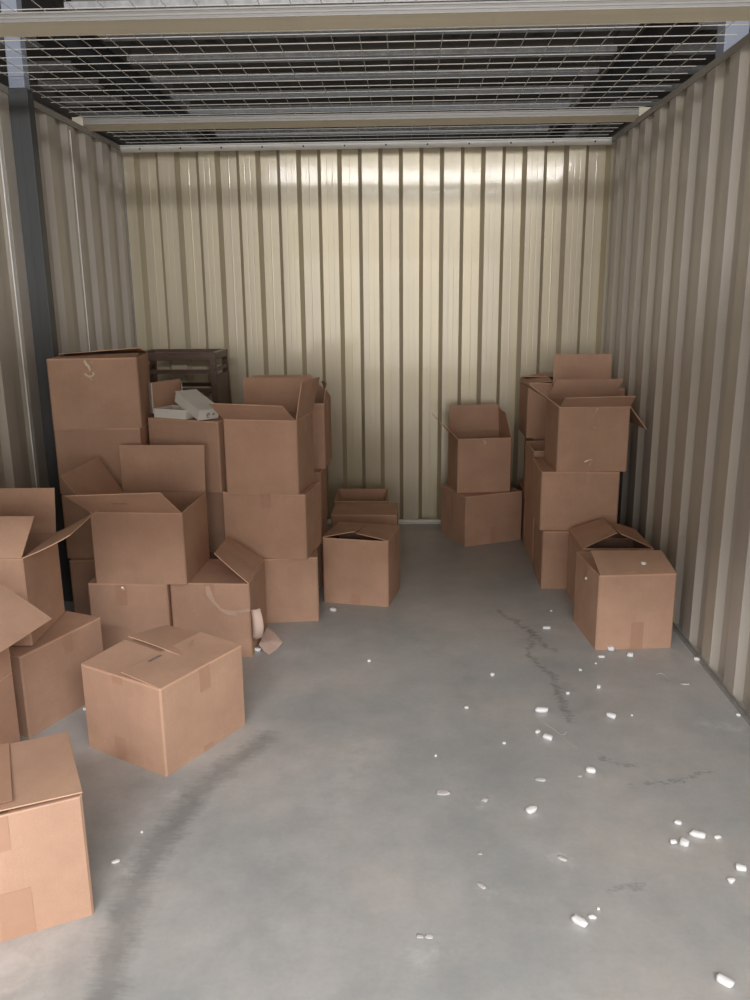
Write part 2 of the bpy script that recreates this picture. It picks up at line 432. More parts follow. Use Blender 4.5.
# ------------------------------------------------------------------ cardboard boxes
T = .0045
def ring(w, d, z, off, bul, h, r=.006, n=6):
    """closed ring of points around a box; off>0 moves inwards"""
    pts = []
    k = math.sin(PI * min(max(z / h, 0), 1)) * .8 + .2
    cs = [(0, 0, 1, 0, w, 0), (w, 0, 0, 1, d, 1), (w, d, -1, 0, w, 2), (0, d, 0, -1, d, 3)]
    for x, y, ux, uy, l, e in cs:
        nx, ny = uy, -ux
        for i in range(n + 1):
            s = r + (l - 2 * r) * i / n
            b = bul[e] * k * math.sin(PI * i / n)
            s2 = min(max(s, off + .0008), l - off - .0008) if off else s
            pts.append((x + ux * s2 + nx * (b - off), y + uy * s2 + ny * (b - off), z))
    return pts

def box_body(parent, w, d, h, bul):
    vs = []; fs = []; fm = []
    zs = [0, h * .2, h * .4, h * .6, h * .8, h - .004, h]
    rings = [ring(w, d, z, 0, bul, h) for z in zs]
    rings += [ring(w, d, z, T, bul, h) for z in (h, h * .6, h * .3, T)]
    n = len(rings[0])
    for rg in rings: vs += rg
    for j in range(len(rings) - 1):
        for i in range(n):
            a = j * n + i; b = j * n + (i + 1) % n
            fs.append((a, b, b + n, a + n)); fm.append(1 if j in (5, 6) else 0)
    fs.append(tuple(range(n - 1, -1, -1))); fm.append(0)
    fs.append(tuple((len(rings) - 1) * n + i for i in range(n))); fm.append(0)
    return link_mesh('body', vs, fs, [M_card, M_edge], parent, fm)

def flap(parent, w, d, h, side, ln, t0, t1=None, curl=0, shear=0, taper=.012, cut=0, hz=0, mark=None, bump=0):
    """hinged on the top edge; angle 0 = folded flat inwards, 90 = upright, 180 = folded out level"""
    if t1 is None: t1 = t0
    O, e, n, L = dict(F=((0, 0), (1, 0), (0, 1), w), R=((w, 0), (0, 1), (-1, 0), d), B=((w, d), (-1, 0), (0, -1), w), L=((0, d), (0, -1), (1, 0), d))[side]
    e = Vector((e[0], e[1], 0)); n = Vector((n[0], n[1], 0)); up = Vector((0, 0, 1))
    O = Vector((O[0], O[1], h + .001 + hz)) + n * .002
    nu, nv = 10, 6
    def P(i, j, off=0):
        u = i / nu; v = j / nv
        s = .004 + (L - .008) * u
        tp = taper * v
        if cut and u == 1: tp += 0
        s = s + (L / 2 - s) / (L / 2) * tp
        if cut: s -= cut * v * max(0, u - .6) / .4
        s += shear * v
        acc = Vector((0, 0, 0))
        st = 8
        for q in range(st):
            vv = v * (q + .5) / st
            th = R_(t0 + (t1 - t0) * u + curl * vv + bump * math.sin(PI * u) * (vv))
            acc += (math.cos(th) * n + math.sin(th) * up) * (ln * v / st)
        th = R_(t0 + (t1 - t0) * u + curl * v)
        nm = (-math.sin(th) * n + math.cos(th) * up)
        return O + e * s + acc + nm * off
    vs = []; fs = []; fm = []
    for l in (0, 1):
        for j in range(nv + 1):
            for i in range(nu + 1): vs.append(P(i, j, -.0018 if l else .0018))
    k = (nu + 1) * (nv + 1)
    def ix(l, j, i): return l * k + j * (nu + 1) + i
    for l in (0, 1):
        for j in range(nv):
            for i in range(nu):
                fs.append((ix(l, j, i), ix(l, j, i + 1), ix(l, j + 1, i + 1), ix(l, j + 1, i))); fm.append(0)
    for i in range(nu):
        for j in (0, nv): fs.append((ix(0, j, i), ix(0, j, i + 1), ix(1, j, i + 1), ix(1, j, i))); fm.append(1)
    for j in range(nv):
        for i in (0, nu): fs.append((ix(0, j, i), ix(0, j + 1, i), ix(1, j + 1, i), ix(1, j, i))); fm.append(1)
    f = link_mesh('flap', vs, fs, [M_card, M_edge], parent, fm)
    if mark:
        u0, v0, wd, hg = mark
        mm = MB()
        a = P(u0 * nu, v0 * nv); ee = (P(u0 * nu + .5, v0 * nv) - a).normalized(); vv = (P(u0 * nu, v0 * nv + .5) - a).normalized(); nn = ee.cross(vv)
        for s in (1,):
            x = 0; rr = random.Random(3)
            while x < wd:
                l = rr.uniform(.005, .012)
                q = [a + ee * (x + i) + vv * j + nn * (s * .0024) for i, j in ((0, 0), (l, 0), (l, hg), (0, hg))]
                mm.add(q + [p + nn * (s * .0002) for p in q], [(0, 1, 2, 3), (4, 5, 6, 7), (0, 1, 5, 4), (1, 2, 6, 5), (2, 3, 7, 6), (3, 0, 4, 7)])
                x += l + .0025
            break
        mo = mm.build('printed_mark', M_ink, f); mo['label'] = 'small dark printed mark'
    return f

def tape(parent, w, d, h, face, c, z0, z1, wd=.048, mat=None, bul=(0, 0, 0, 0)):
    """strip on a side face: c = centre along the face (0..1)"""
    nx = 1; vs = []
    L = w if face in 'FB' else d
    def Q(s, z, o):
        e = 'FRBL'.index(face)
        k = math.sin(PI * min(max(z / h, 0), 1)) * .8 + .2
        r = .006
        b = bul[e] * k * math.sin(PI * min(max((s - r) / (L - 2 * r), 0), 1))
        o = o + b + .0006
        return dict(F=(s, -o, z), R=(w + o, s, z), B=(w - s, d + o, z), L=(-o, d - s, z))[face]
    n = 5
    s0, s1 = L * c - wd / 2, L * c + wd / 2
    ss = [s0 + (s1 - s0) * i / 2 for i in range(3)]; zz = [z0 + (z1 - z0) * i / n for i in range(n + 1)]
    vs = [Q(s + random.uniform(-.0006, .0006), z, o) for o in (0, .0005) for z in zz for s in ss]
    fs = []
    k = 3 * (n + 1)
    for l in (0, 1):
        for j in range(n):
            for i in range(2): fs.append((l * k + j * 3 + i, l * k + j * 3 + i + 1, l * k + j * 3 + i + 4, l * k + j * 3 + i + 3))
    for j in range(n):
        for i in (0, 2): fs.append((j * 3 + i, j * 3 + 3 + i, k + j * 3 + 3 + i, k + j * 3 + i))
    for i in range(2):
        for j in (0, n): fs.append((j * 3 + i, j * 3 + i + 1, k + j * 3 + i + 1, k + j * 3 + i))
    return link_mesh('tape_strip', vs, fs, mat or M_tape, parent)

def crumple(parent, pts, wd, name='loose_tape', mat=None, lab='shiny crumpled clear tape'):
    """thin crumpled ribbon through local points"""
    vs = []; rr = random.Random(len(pts) + int(wd * 1e4))
    pts = [Vector(p) for p in pts]
    m = len(pts)
    for i, p in enumerate(pts):
        t = (pts[min(i + 1, m - 1)] - pts[max(i - 1, 0)]).normalized()
        s = t.cross(Vector((0, 1, 0)))
        if s.length < .2: s = t.cross(Vector((0, 0, 1)))
        s.normalize()
        k = wd * rr.uniform(.35, .6)
        j = Vector((0, -rr.uniform(0, .003), 0))
        vs += [p - s * k + j, p + s * k - j]
    o2 = [v + Vector((.0003, .0006, .0003)) for v in vs]
    n = len(vs)
    fs = []
    for i in range(m - 1):
        a = 2 * i
        fs += [(a, a + 1, a + 3, a + 2), (n + a, n + a + 1, n + a + 3, n + a + 2), (a, a + 2, n + a + 2, n + a), (a + 1, a + 3, n + a + 3, n + a + 1)]
    fs += [(0, 1, n + 1, n), (n - 2, n - 1, 2 * n - 1, 2 * n - 2)]
    o = link_mesh(name, vs + o2, fs, mat or M_clear, parent)
    if lab: o['label'] = lab
    return o

def carton(loc, a, w, d, h, label, group, flaps=(), tapes=(), bulge=None, tilt=None):
    rr = random.Random(hash((round(loc[0], 3), round(loc[1], 3), round(loc[2], 3))) & 0xffff)
    b = empty('cardboard_box', loc, R_(a), tilt)
    tag(b, label, 'box', group)
    bul = bulge or [rr.uniform(-.001, .0035) for _ in range(4)]
    box_body(b, w, d, h, bul)
    for f in flaps:
        flap(b, w, d, h, f[0], *f[1:-1], **f[-1]) if isinstance(f[-1], dict) else flap(b, w, d, h, *f)
    for t in tapes: tape(b, w, d, h, *t, bul=bul)
    return b

def closed(w, d, p=2.5, q=3.5):
    """two minor flaps under, two major flaps over"""
    r = d / 2 - .002
    return [('L', r, -1.2, dict(hz=-.004)), ('R', r, -1.2, dict(hz=-.004)), ('F', r, p, p * .6, dict(curl=-1)), ('B', r, q * .6, q, dict(curl=-1))]
def closed_side(w, d, t0, t1, m=-1.5):
    """major flaps hinged left and right, lifted towards the front; minors inside"""
    r = w / 2 - .003
    return [('F', r * .9, -28, dict(hz=-.006)), ('B', r * .9, -1.5, dict(hz=-.004)), ('L', r, m, t0, dict(curl=-2)), ('R', r, t1, m, dict(curl=-2))]
def pinwheel(w, d, r, hi=9, lo=-3):
    return [('F', r, hi, lo, dict(taper=.01)), ('R', r, hi, lo, dict(taper=.01)), ('B', r, hi, lo, dict(taper=.01)), ('L', r, hi, lo, dict(taper=.01))]

GF = 'loose boxes on the open floor'
GL = 'boxes piled along the left wall'
GR = 'boxes piled along the right wall'
GB = 'boxes at the foot of the back wall'

# --- foreground, left
# box cut by the frame's left edge
b = carton((-.890, 1.602, 0), 26.8, .40, .342, .340, 'nearest cardboard box, cut by the bottom left edge of the photo, taped lid', GF,
       [('L', .165, -4, dict(hz=-.006)), ('R', .165, -2, dict(hz=-.006)), ('F', .168, -14, dict(hz=-.008)), ('B', .335, 2.0, 3.0, dict(curl=-2, taper=-.006))],
       [('F', .47, .245, .335, .085), ('F', .56, .0, .13, .075)], bulge=[.002, 0, 0, 0])
m = MB()
m.add([(.185, .02, .3605), (.245, .02, .3605), (.245, .338, .3470), (.185, .338, .3470), (.185, .02, .3615), (.245, .02, .3615), (.245, .338, .3480), (.185, .338, .3480)],
      [(0, 3, 2, 1), (4, 5, 6, 7), (0, 1, 5, 4), (1, 2, 6, 5), (2, 3, 7, 6), (3, 0, 4, 7)])
m.build('tape_strip', M_tape, b)['label'] = 'shiny tape over the lid'

# front closed box standing diagonally
b = carton((-.522, 2.404, 0), 60.8, .403, .377, .311, 'cardboard box standing cornerwise on open floor, flaps folded shut pinwheel fashion', GF,
       [('F', .187, 3.5, 4.5, dict(taper=.008, curl=-1, mark=(.27, .86, .055, .012))), ('R', .192, -1.5, 8, dict(taper=.006, curl=-1, bump=4)),
        ('B', .186, -1.5, -2.5, dict(taper=.006)), ('L', .192, 6, -2.5, dict(taper=.006, curl=-1, bump=3))],
       [('F', .50, .225, .309, .05), ('L', .48, .285, .309, .05), ('L', .45, 0, .085, .05), ('F', .5, 0, .02, .05)], bulge=[.003, .001, .001, .002])
crumple(b, [(.235, .09, .336), (.27, .12, .339), (.30, .14, .336)], .012, lab='pale torn paper edge', mat=M_scrap)

# --- left edge pile
carton((-1.113, 2.142, 0), 82, .395, .34, .311, 'lower cardboard box against the left wall at the photo edge, mostly cut off', GL, closed(.395, .34, 0, 0))
carton((-1.113, 2.142, .3135), 82, .395, .34, .305, 'upper cardboard box at the left photo edge with a wide flap folded out level', GL,
       [('R', .14, -60, {}), ('L', .14, -50, {}), ('B', .14, -60, {}), ('F', .20, 208, 212, dict(taper=-.004, curl=4))])
b = carton((-1.082, 2.640, 0), 67.8, .402, .355, .311, 'cardboard box on the floor by the left wall under the wide-open box', GL,
       closed(.402, .355, 0, 0), [('F', .55, .24, .309, .045)])
carton((-1.076, 2.725, .3185), 92.1, .330, .40, .325, 'wide-open cardboard box by the left wall with upright flaps, standing on a closed box', GL,
       [('L', .150, 68, 64, dict(taper=-.004, shear=.03)), ('R', .175, 95, dict(taper=-.006)), ('F', .19, 160, 157, dict(taper=.012, curl=-10)), ('B', .15, 110, {})])

# --- open box on two boxes
b = carton((-1.103, 3.330, 0), -.7, .345, .34, .335, 'left cardboard box of the pair carrying the big open box', GL, closed(.345, .34, 0, 0), [('F', .42, .24, .333, .05)])
crumple(b, [(.15, -.003, .325), (.158, -.004, .318), (.163, -.003, .311)], .006)
b = carton((-.752, 3.347, 0), -1.7, .345, .34, .335, 'cardboard box on the floor with torn tape and a loose lifted side flap', GL,
       [('F', .165, -1, 0, dict(cut=.03, hz=-.002)), ('B', .16, -2, dict(hz=-.002)), ('L', .16, -2, {}), ('R', .195, 40, 33, dict(curl=4, taper=.01))],
       [('F', .5, .262, .333, .045)], bulge=[.002, .003, .001, .001])
# torn tape sagging across its face
pts = [(.165, .325), (.172, .29), (.188, .255), (.215, .222), (.25, .205), (.285, .203), (.315, .214), (.345, .219)]
vs = []
for i, (x, z) in enumerate(pts):
    k = .009 + .004 * math.sin(i * 1.7)
    p0 = pts[max(i - 1, 0)]; p1 = pts[min(i + 1, 7)]
    tx, tz = p1[0] - p0[0], p1[1] - p0[1]; l = math.hypot(tx, tz)
    vs += [(x - tz / l * k, -.0046, z + tx / l * k), (x + tz / l * k, -.0062 - .002 * math.sin(i * 2.2), z - tx / l * k)]
n = len(vs); vs2 = [(a, y + .001, z) for a, y, z in vs]
fs = []
for i in range(7):
    a = 2 * i; fs += [(a, a + 1, a + 3, a + 2), (n + a, n + a + 1, n + a + 3, n + a + 2), (a, a + 2, n + a + 2, n + a), (a + 1, a + 3, n + a + 3, n + a + 1)]
fs += [(0, 1, n + 1, n), (n - 2, n - 1, 2 * n - 1, 2 * n - 2)]
t = link_mesh('torn_tape', vs + vs2, fs, M_torn, b); t['label'] = 'pale torn tape sagging over the front'
# curled strip hanging from its corner
vs = []
for i in range(9):
    s = i / 8; z = .222 - .135 * s
    y = -.010 - .028 * math.sin(PI * s) ; x = .349 + .012 * math.sin(PI * s)
    wd = .040 + .006 * math.sin(3 * s)
    vs += [(x, y, z), (x + wd * .5, y - .012 * math.sin(PI * s) - .004, z + .003), (x + wd, y + .006, z + .004)]
vs2 = [(a + .0006, y + .0012, z) for a, y, z in vs]; n = len(vs); fs = []
for i in range(8):
    for j in range(2):
        a = 3 * i + j; fs += [(a, a + 1, a + 4, a + 3), (n + a, n + a + 1, n + a + 4, n + a + 3)]
    for j in (0, 2): a = 3 * i + j; fs.append((a, a + 3, n + a + 3, n + a))
for j in (0, 1, 24, 25): fs.append((j, j + 1, n + j + 1, n + j))
t = link_mesh('hanging_tape', vs + vs2, fs, M_scrap, b, smooth=True); t['label'] = 'pale curled tape hanging at the corner'

b = carton((-1.067, 3.333, .3375), -1.9, .397, .385, .315, 'big open cardboard box with four spread flaps on top of two floor boxes', GL,
       [('F', .19, 146, 141, dict(shear=-.03, taper=.002, mark=(.38, .5, .06, .007))), ('L', .190, 122, 126, dict(taper=.002)),
        ('B', .215, 94, 92, dict(taper=-.003)), ('R', .17, -68, dict(hz=-.004))], bulge=[.003, .002, .001, .001])

# --- tall stack beside the dark column
carton((-1.339, 3.717, 0), 5.7, .40, .355, .311, 'bottom box of the tall stack by the dark column', GL, closed(.4, .355, 0, 0))
carton((-1.360, 3.752, .3135), 5.7, .40, .355, .308, 'second box from the floor in the tall stack by the dark column', GL, closed(.4, .355, 0, 0))
carton((-1.372, 3.772, .624), 3.7, .398, .355, .308, 'third box from the floor in the tall stack by the dark column', GL, closed(.398, .355, 0, 0))
b = carton((-1.364, 3.752, .9345), 8.5, .40, .35, .321, 'top box of the tall stack by the dark column, crumpled shiny tape on its front', GL,
       [('L', .17, -2, dict(hz=-.004)), ('R', .17, -2, dict(hz=-.004)), ('F', .17, -1, 3, {}), ('B', .185, 12, 5, dict(curl=-3))], tilt=(R_(.4), 0))
crumple(b, [(.168, -.004, .315), (.176, -.008, .298), (.186, -.006, .285), (.190, -.009, .272), (.186, -.005, .262)], .009)
crumple(b, [(.197, -.004, .314), (.199, -.007, .304), (.203, -.004, .297)], .004)
crumple(b, [(.164, -.003, .257), (.172, -.008, .248), (.184, -.010, .241), (.196, -.006, .243), (.206, -.008, .252), (.200, -.004, .262)], .009)
crumple(b, [(.184, -.004, .236), (.192, -.006, .230), (.197, -.004, .226)], .004)

# --- middle stack carrying the white cartons
carton((-.955, 3.905, 0), -6, .285, .34, .311, 'bottom box of the stack under the white cartons', GL, closed(.285, .34, 0, 0))
carton((-.960, 3.915, .3135), -9, .355, .34, .314, 'middle box of the stack under the white cartons', GL, closed(.355, .34, 0, 0))
carton((-.972, 3.908, .630), -20, .392, .33, .334, 'cardboard box topped by the white cartons, between the two taller stacks', GL,
       [('L', .165, -2, dict(hz=-.004)), ('R', .165, -2, dict(hz=-.004)), ('F', .160, -1, {}), ('B', .160, 12, 0, dict(curl=-3))])

# --- stack with the open top box
carton((-.605, 3.694, 0), 7.6, .452, .33, .319, 'bottom box of the stack topped by an open-flapped box, nearest the aisle on the left', GL, closed(.452, .33, 0, 0))
carton((-.600, 3.765, .323), -8.3, .402, .29, .312, 'middle box of the left aisle stack with a brown tape patch on its front', GL, closed(.402, .29, 0, 0),
       [('F', .53, .245, .311, .048), ('R', .5, .275, .311, .04)])
carton((-.572, 3.741, .638), -8, .346, .30, .344, 'open cardboard box with raised flaps on top of the left aisle stack', GL,
       [('F', .17, 150, 153, dict(shear=-.012, taper=.002, curl=-4)), ('B', .16, 96, 93, dict(taper=-.004)), ('R', .17, 100, 104, dict(taper=.004)), ('L', .15, -40, {})],
       [('R', .5, .27, .335, .03)], bulge=[.002, .001, .001, .001])

# --- column behind it
carton((-.565, 4.215, 0), 0, .38, .34, .308, 'bottom box of the rear left stack, hidden low behind the aisle stack', GL, closed(.38, .34, 0, 0))
carton((-.562, 4.225, .311), 0, .380, .34, .318, 'middle box of the rear left stack, its side showing past the aisle stack', GL, closed(.38, .34, 0, 0), [('R', .5, .2, .316, .045)])
carton((-.543, 4.313, .632), -.9, .38, .34, .345, 'upper box of the rear left stack with torn upright flaps', GL,
       [('B', .120, 92, 90, dict(taper=.02, shear=.085)), ('F', .17, -5, {}), ('L', .15, 40, {}), ('R', .10, 92, 60, dict(curl=14, cut=.05, taper=.03))],
       [('R', .45, .18, .343, .045), ('R', .5, 0, .12, .045)])

# --- low boxes between left stacks and aisle
carton((-.160, 4.005, 0), -11.3, .340, .300, .344, 'low box at the aisle edge with two flaps peaking at the front', GF,
       closed_side(.34, .30, 13, 10, 2), [('F', .5, 0, .055, .045), ('R', .42, .25, .335, .04)], bulge=[.003, .002, .001, .001])
carton((-.165, 4.560, 0), -1, .375, .28, .312, 'closed box on the floor behind the low aisle box', GB, closed(.375, .28, 0, 0))
carton((-.175, 4.880, 0), 0, .322, .34, .312, 'open box against the back wall behind two low boxes', GB,
       [('B', .15, 262, {}), ('F', .085, -75, {}), ('L', .10, -70, {}), ('R', .10, -70, {})])

# --- pair at the back wall, right of the aisle
b = carton((.628, 4.970, 0), 23.3, .402, .355, .316, 'lower box of the pair near the back wall, standing askew', GB, closed(.402, .355, 0, 0),
       [('F', .5, 0, .11, .045), ('L', .45, .12, .314, .045)])
b = carton((.580, 5.058, .3205), 8.9, .341, .296, .340, 'open box on top of the askew box near the back wall', GB,
       [('F', .12, -60, {}), ('B', .17, 96, 94, dict(taper=.004)), ('R', .15, 78, 84, dict(taper=.035)), ('L', .165, 132, 136, dict(taper=.006))],
       [('L', .5, .06, .20, .03)])
crumple(b, [(.158, -.004, .335), (.162, -.008, .318), (.156, -.006, .305), (.170, -.008, .31), (.174, -.004, .322)], .010)

# --- right-hand pile
carton((.978, 4.218, 0), -1.5, .36, .355, .313, 'bottom box of the front right stack, half hidden by the floor boxes', GR, closed(.36, .355, 0, 0))
carton((.964, 4.245, .3155), -1.7, .399, .400, .310, 'middle box of the front right stack, tape patch at its top edge', GR, closed(.399, .40, 0, 0),
       [('F', .5, .255, .309, .05), ('F', .5, 0, .025, .05)])
b = carton((1.038, 4.242, .628), 1.5, .362, .34, .336, 'open box on top of the front right stack with shiny tape on its front', GR,
       [('F', .130, 155, 152, dict(taper=.004, shear=-.004, curl=-4)), ('L', .190, 148, 144, dict(taper=.01)), ('B', .105, 92, dict(shear=-.05, taper=-.006)), ('R', .155, 232, 234, dict(taper=.01))],
       [('F', .48, .215, .334, .045), ('F', .47, .01, .075, .045)])
crumple(b, [(.195, -.004, .33), (.186, -.006, .315), (.176, -.006, .30), (.172, -.005, .288)], .007)
crumple(b, [(.14, -.004, .052), (.16, -.007, .062), (.182, -.006, .066), (.176, -.005, .05), (.166, -.005, .035)], .006)
crumple(b, [(.18, -.004, .235), (.186, -.007, .226)], .004)
carton((.999, 4.689, 0), 0, .36, .34, .311, 'bottom box of the second right stack, showing only its left side', GR, closed(.36, .34, 0, 0))
carton((.985, 4.668, .3135), 0, .37, .34, .344, 'middle box of the second right stack, its top left open', GR,
       [('F', .12, -75, {}), ('B', .12, -70, {}), ('L', .12, -70, {}), ('R', .16, -2, {})])
carton((1.13, 4.700, .661), -1, .352, .345, .340, 'open box on the second right stack with its tall rear flap upright', GR,
       [('B', .17, 94, 92, dict(taper=.004)), ('F', .15, -50, {}), ('R', .15, -2, {}), ('L', .15, -50, {})])
carton((1.008, 5.100, 0), 0, .36, .34, .315, 'bottom box of the rearmost right stack near the back wall', GR, closed(.36, .34, 0, 0))
carton((1.040, 5.100, .3175), 0, .36, .34, .340, 'middle box of the rearmost right stack', GR, closed(.36, .34, 0, 0))
carton((1.000, 5.090, .660), 0, .40, .35, .335, 'top box of the rearmost right stack, just left of the upright flap', GR,
       [('L', .15, 12, 4, {}), ('R', .15, -2, {}), ('F', .16, -2, {}), ('B', .16, 8, {})])
# two floor boxes at the right wall
b = carton((1.105, 3.832, 0), 0, .335, .345, .340, 'floor box at the right wall behind the nearest right-hand box, flaps ajar', GR,
       [('F', .15, -55, {}), ('B', .15, -3, {}), ('L', .175, 22, 27, dict(curl=-4)), ('R', .168, 26, 20, dict(curl=-4))])
b = carton((1.093, 3.430, 0), 5.2, .342, .348, .343, 'nearest box at the right wall, front flap propped up with foam crumbs on it', GR,
       [('F', .172, 23, 20, dict(taper=.006, curl=-4)), ('L', .165, -20, 4, dict(hz=-.003)), ('R', .16, -8, dict(hz=-.003)), ('B', .16, -4, dict(hz=-.004))],
       [('F', .53, 0, .125, .055), ('L', .42, .25, .341, .05)], bulge=[.002, .003, .001, .002])

# ------------------------------------------------------------------ white cartons on the middle stack
ZT = .9695
def open_tray(name, loc, a, w, d, h, mat_out, label, cat, grp):
    e = empty(name, loc, R_(a)); tag(e, label, cat, grp)
    t = .003
    m = MB(); m.box((0, 0, 0), (w, d, t)); m.build('bottom', M_card, e)
    m = MB(); m.box((0, 0, t), (w, t, h)); m.box((0, d - t, t), (w, d, h)); m.box((0, t, t), (t, d - t, h)); m.box((w - t, t, t), (w, d - t, h))
    m.build('side_wall', mat_out, e)
    return e
open_tray('white_tray', (-.930, 3.885, ZT), -24, .185, .14, .045, M_white, 'long low white carton tray on the box between the stacks', 'tray', 'white cartons')
e = empty('white_carton', (-.690, 3.760, ZT + .003), R_(46), (R_(20), 0))
tag(e, 'closed white carton with a small dark mark lying tilted on the tray', 'carton', 'white cartons')
m = MB(); m.box((0, 0, 0), (.11, .21, .050)); m.build('body', M_white, e, .003)
m = MB(); m.box((-.003, -.003, .048), (.113, .213, .054)); m.build('lid', M_white, e, .002)
mk = MB()
for k in range(8):
    a0 = .2 + 5.2 * k / 8; a1 = .2 + 5.2 * (k + 1) / 8
    mk.bar((.050 + .0075 * math.cos(a0), -.0012, .023 + .011 * math.sin(a0)), (.050 + .0075 * math.cos(a1), -.0012, .023 + .011 * math.sin(a1)), .0019, 4)
mk.bar((.043, -.0012, .023), (.057, -.0012, .025), .0016, 4)
for i in range(5):
    a0 = 2 * PI * i / 5
    mk.bar((.078, -.0012, .027), (.078 + .007 * math.cos(a0), -.0012, .027 + .007 * math.sin(a0)), .0013, 4)
t = mk.build('printed_mark', M_ink, e); t['label'] = 'small dark printed mark'
e = empty('open_carton', (-.965, 4.03, ZT + .002), R_(0)); tag(e, 'small open carton standing on edge, white outside and brown inside, beside the tall stack', 'carton', 'white cartons')
def panel(a, b, h, t, mats, name):
    a = Vector((a[0], a[1], 0)); b = Vector((b[0], b[1], 0)); dd = (b - a).normalized(); nn = Vector((-dd.y, dd.x, 0)) * t
    zz = Vector((0, 0, h))
    vs = [a, b, b + nn, a + nn, a + zz, b + zz, b + nn + zz, a + nn + zz]
    link_mesh(name, vs, [(0, 3, 2, 1), (4, 5, 6, 7), (0, 1, 5, 4), (1, 2, 6, 5), (2, 3, 7, 6), (3, 0, 4, 7)], mats, e, [1, 1, 0, 1, 1, 1] if len(mats) > 1 else None)
panel((-.034, .02), (-.005, -.025), .150, .003, [M_white, M_white], 'flap')
panel((-.005, -.025), (.088, .16), .152, .003, [M_card, M_white], 'back_panel')
panel((.088, .16), (.125, .04), .140, .003, [M_card, M_white], 'side_panel')
m = MB(); m.add([(-.012, -.005, 0), (.118, .03, 0), (.088, .155, 0), (-.012, -.005, .003), (.118, .03, .003), (.088, .155, .003)], [(0, 2, 1), (3, 4, 5), (0, 1, 4, 3), (1, 2, 5, 4), (2, 0, 3, 5)])
m.build('bottom', M_card, e)

# ------------------------------------------------------------------ wooden stool behind the stacks
st = empty('wooden_stool', (-1.105, 5.10, 0), 0); tag(st, 'tall dark wooden stool with crossbars behind the left box stacks', 'stool')
HS = 1.205; hw = .245; hd = .185
for sx in (-1, 1):
    for sy in (-1, 1):
        m = MB(); m.beam((sx * (hw + .015), sy * (hd + .012), 0), (sx * (hw - .018), sy * (hd - .018), HS - .04), .036, .036); m.build('leg', M_wood, st, .003)
m = MB()
m.box((-hw, -hd, HS - .045), (hw, -hd + .03, HS)); m.box((-hw, hd - .03, HS - .045), (hw, hd, HS))
m.box((-hw, -hd + .03, HS - .045), (-hw + .03, hd - .03, HS)); m.box((hw - .03, -hd + .03, HS - .045), (hw, hd - .03, HS))
m.build('seat_frame', M_wood, st, .003)
for z in (HS - .125, HS - .235, .55):
    m = MB(); m.box((-hw + .01, -hd + .005, z), (hw - .01, -hd + .025, z + .026)); m.build('crossbar', M_wood, st, .002)
    if z < 1:
        m = MB(); m.box((-hw + .01, hd - .025, z), (hw - .01, hd - .005, z + .026)); m.build('crossbar', M_wood, st, .002)
for sx in (-1, 1):
    for z in (HS - .115,):
        m = MB(); m.box((sx * (hw - .012) - .01, -hd + .02, z), (sx * (hw - .012) + .01, hd - .02, z + .022)); m.build('crossbar', M_wood, st, .002)
    m = MB(); m.box((sx * (hw - .005) - .006, -hd + .02, HS - .42), (sx * (hw - .005) + .006, hd - .02, HS - .135)); m.build('side_panel', M_wood, st)

# ------------------------------------------------------------------ litter on the floor
def crumb(x, y, s, elong, rz, label, mat=None, z=0., flat=.68, parent=None, cat='foam piece', grp='white foam crumbs on the floor'):
    rr = random.Random(int(x * 977 + y * 3331))
    bm = bmesh.new(); bmesh.ops.create_icosphere(bm, subdivisions=2, radius=1)
    sd = Vector((rr.random() * 9, rr.random() * 9, rr.random() * 9))
    for v in bm.verts:
        k = 1 + .6 * noise.noise(v.co * 1.3 + sd) + .12 * noise.noise(v.co * 4 + sd)
        c = v.co * k
        # squarish crumb
        for a in range(3): c[a] = math.copysign(abs(c[a]) ** .55, c[a])
        v.co = Vector((c.x * s * elong, c.y * s, c.z * s * flat))
    lo = min(v.co.z for v in bm.verts)
    for v in bm.verts: v.co.z -= lo
    me = bpy.data.meshes.new('foam_piece'); bm.to_mesh(me); bm.free(); me.materials.append(mat or M_foam)
    for p in me.polygons: p.use_smooth = True
    o = bpy.data.objects.new('foam_piece', me); C.objects.link(o)
    o.location = (x, y, z + .0003); o.rotation_euler = (0, 0, R_(rz))
    tag(o, label, cat, grp)
    return o
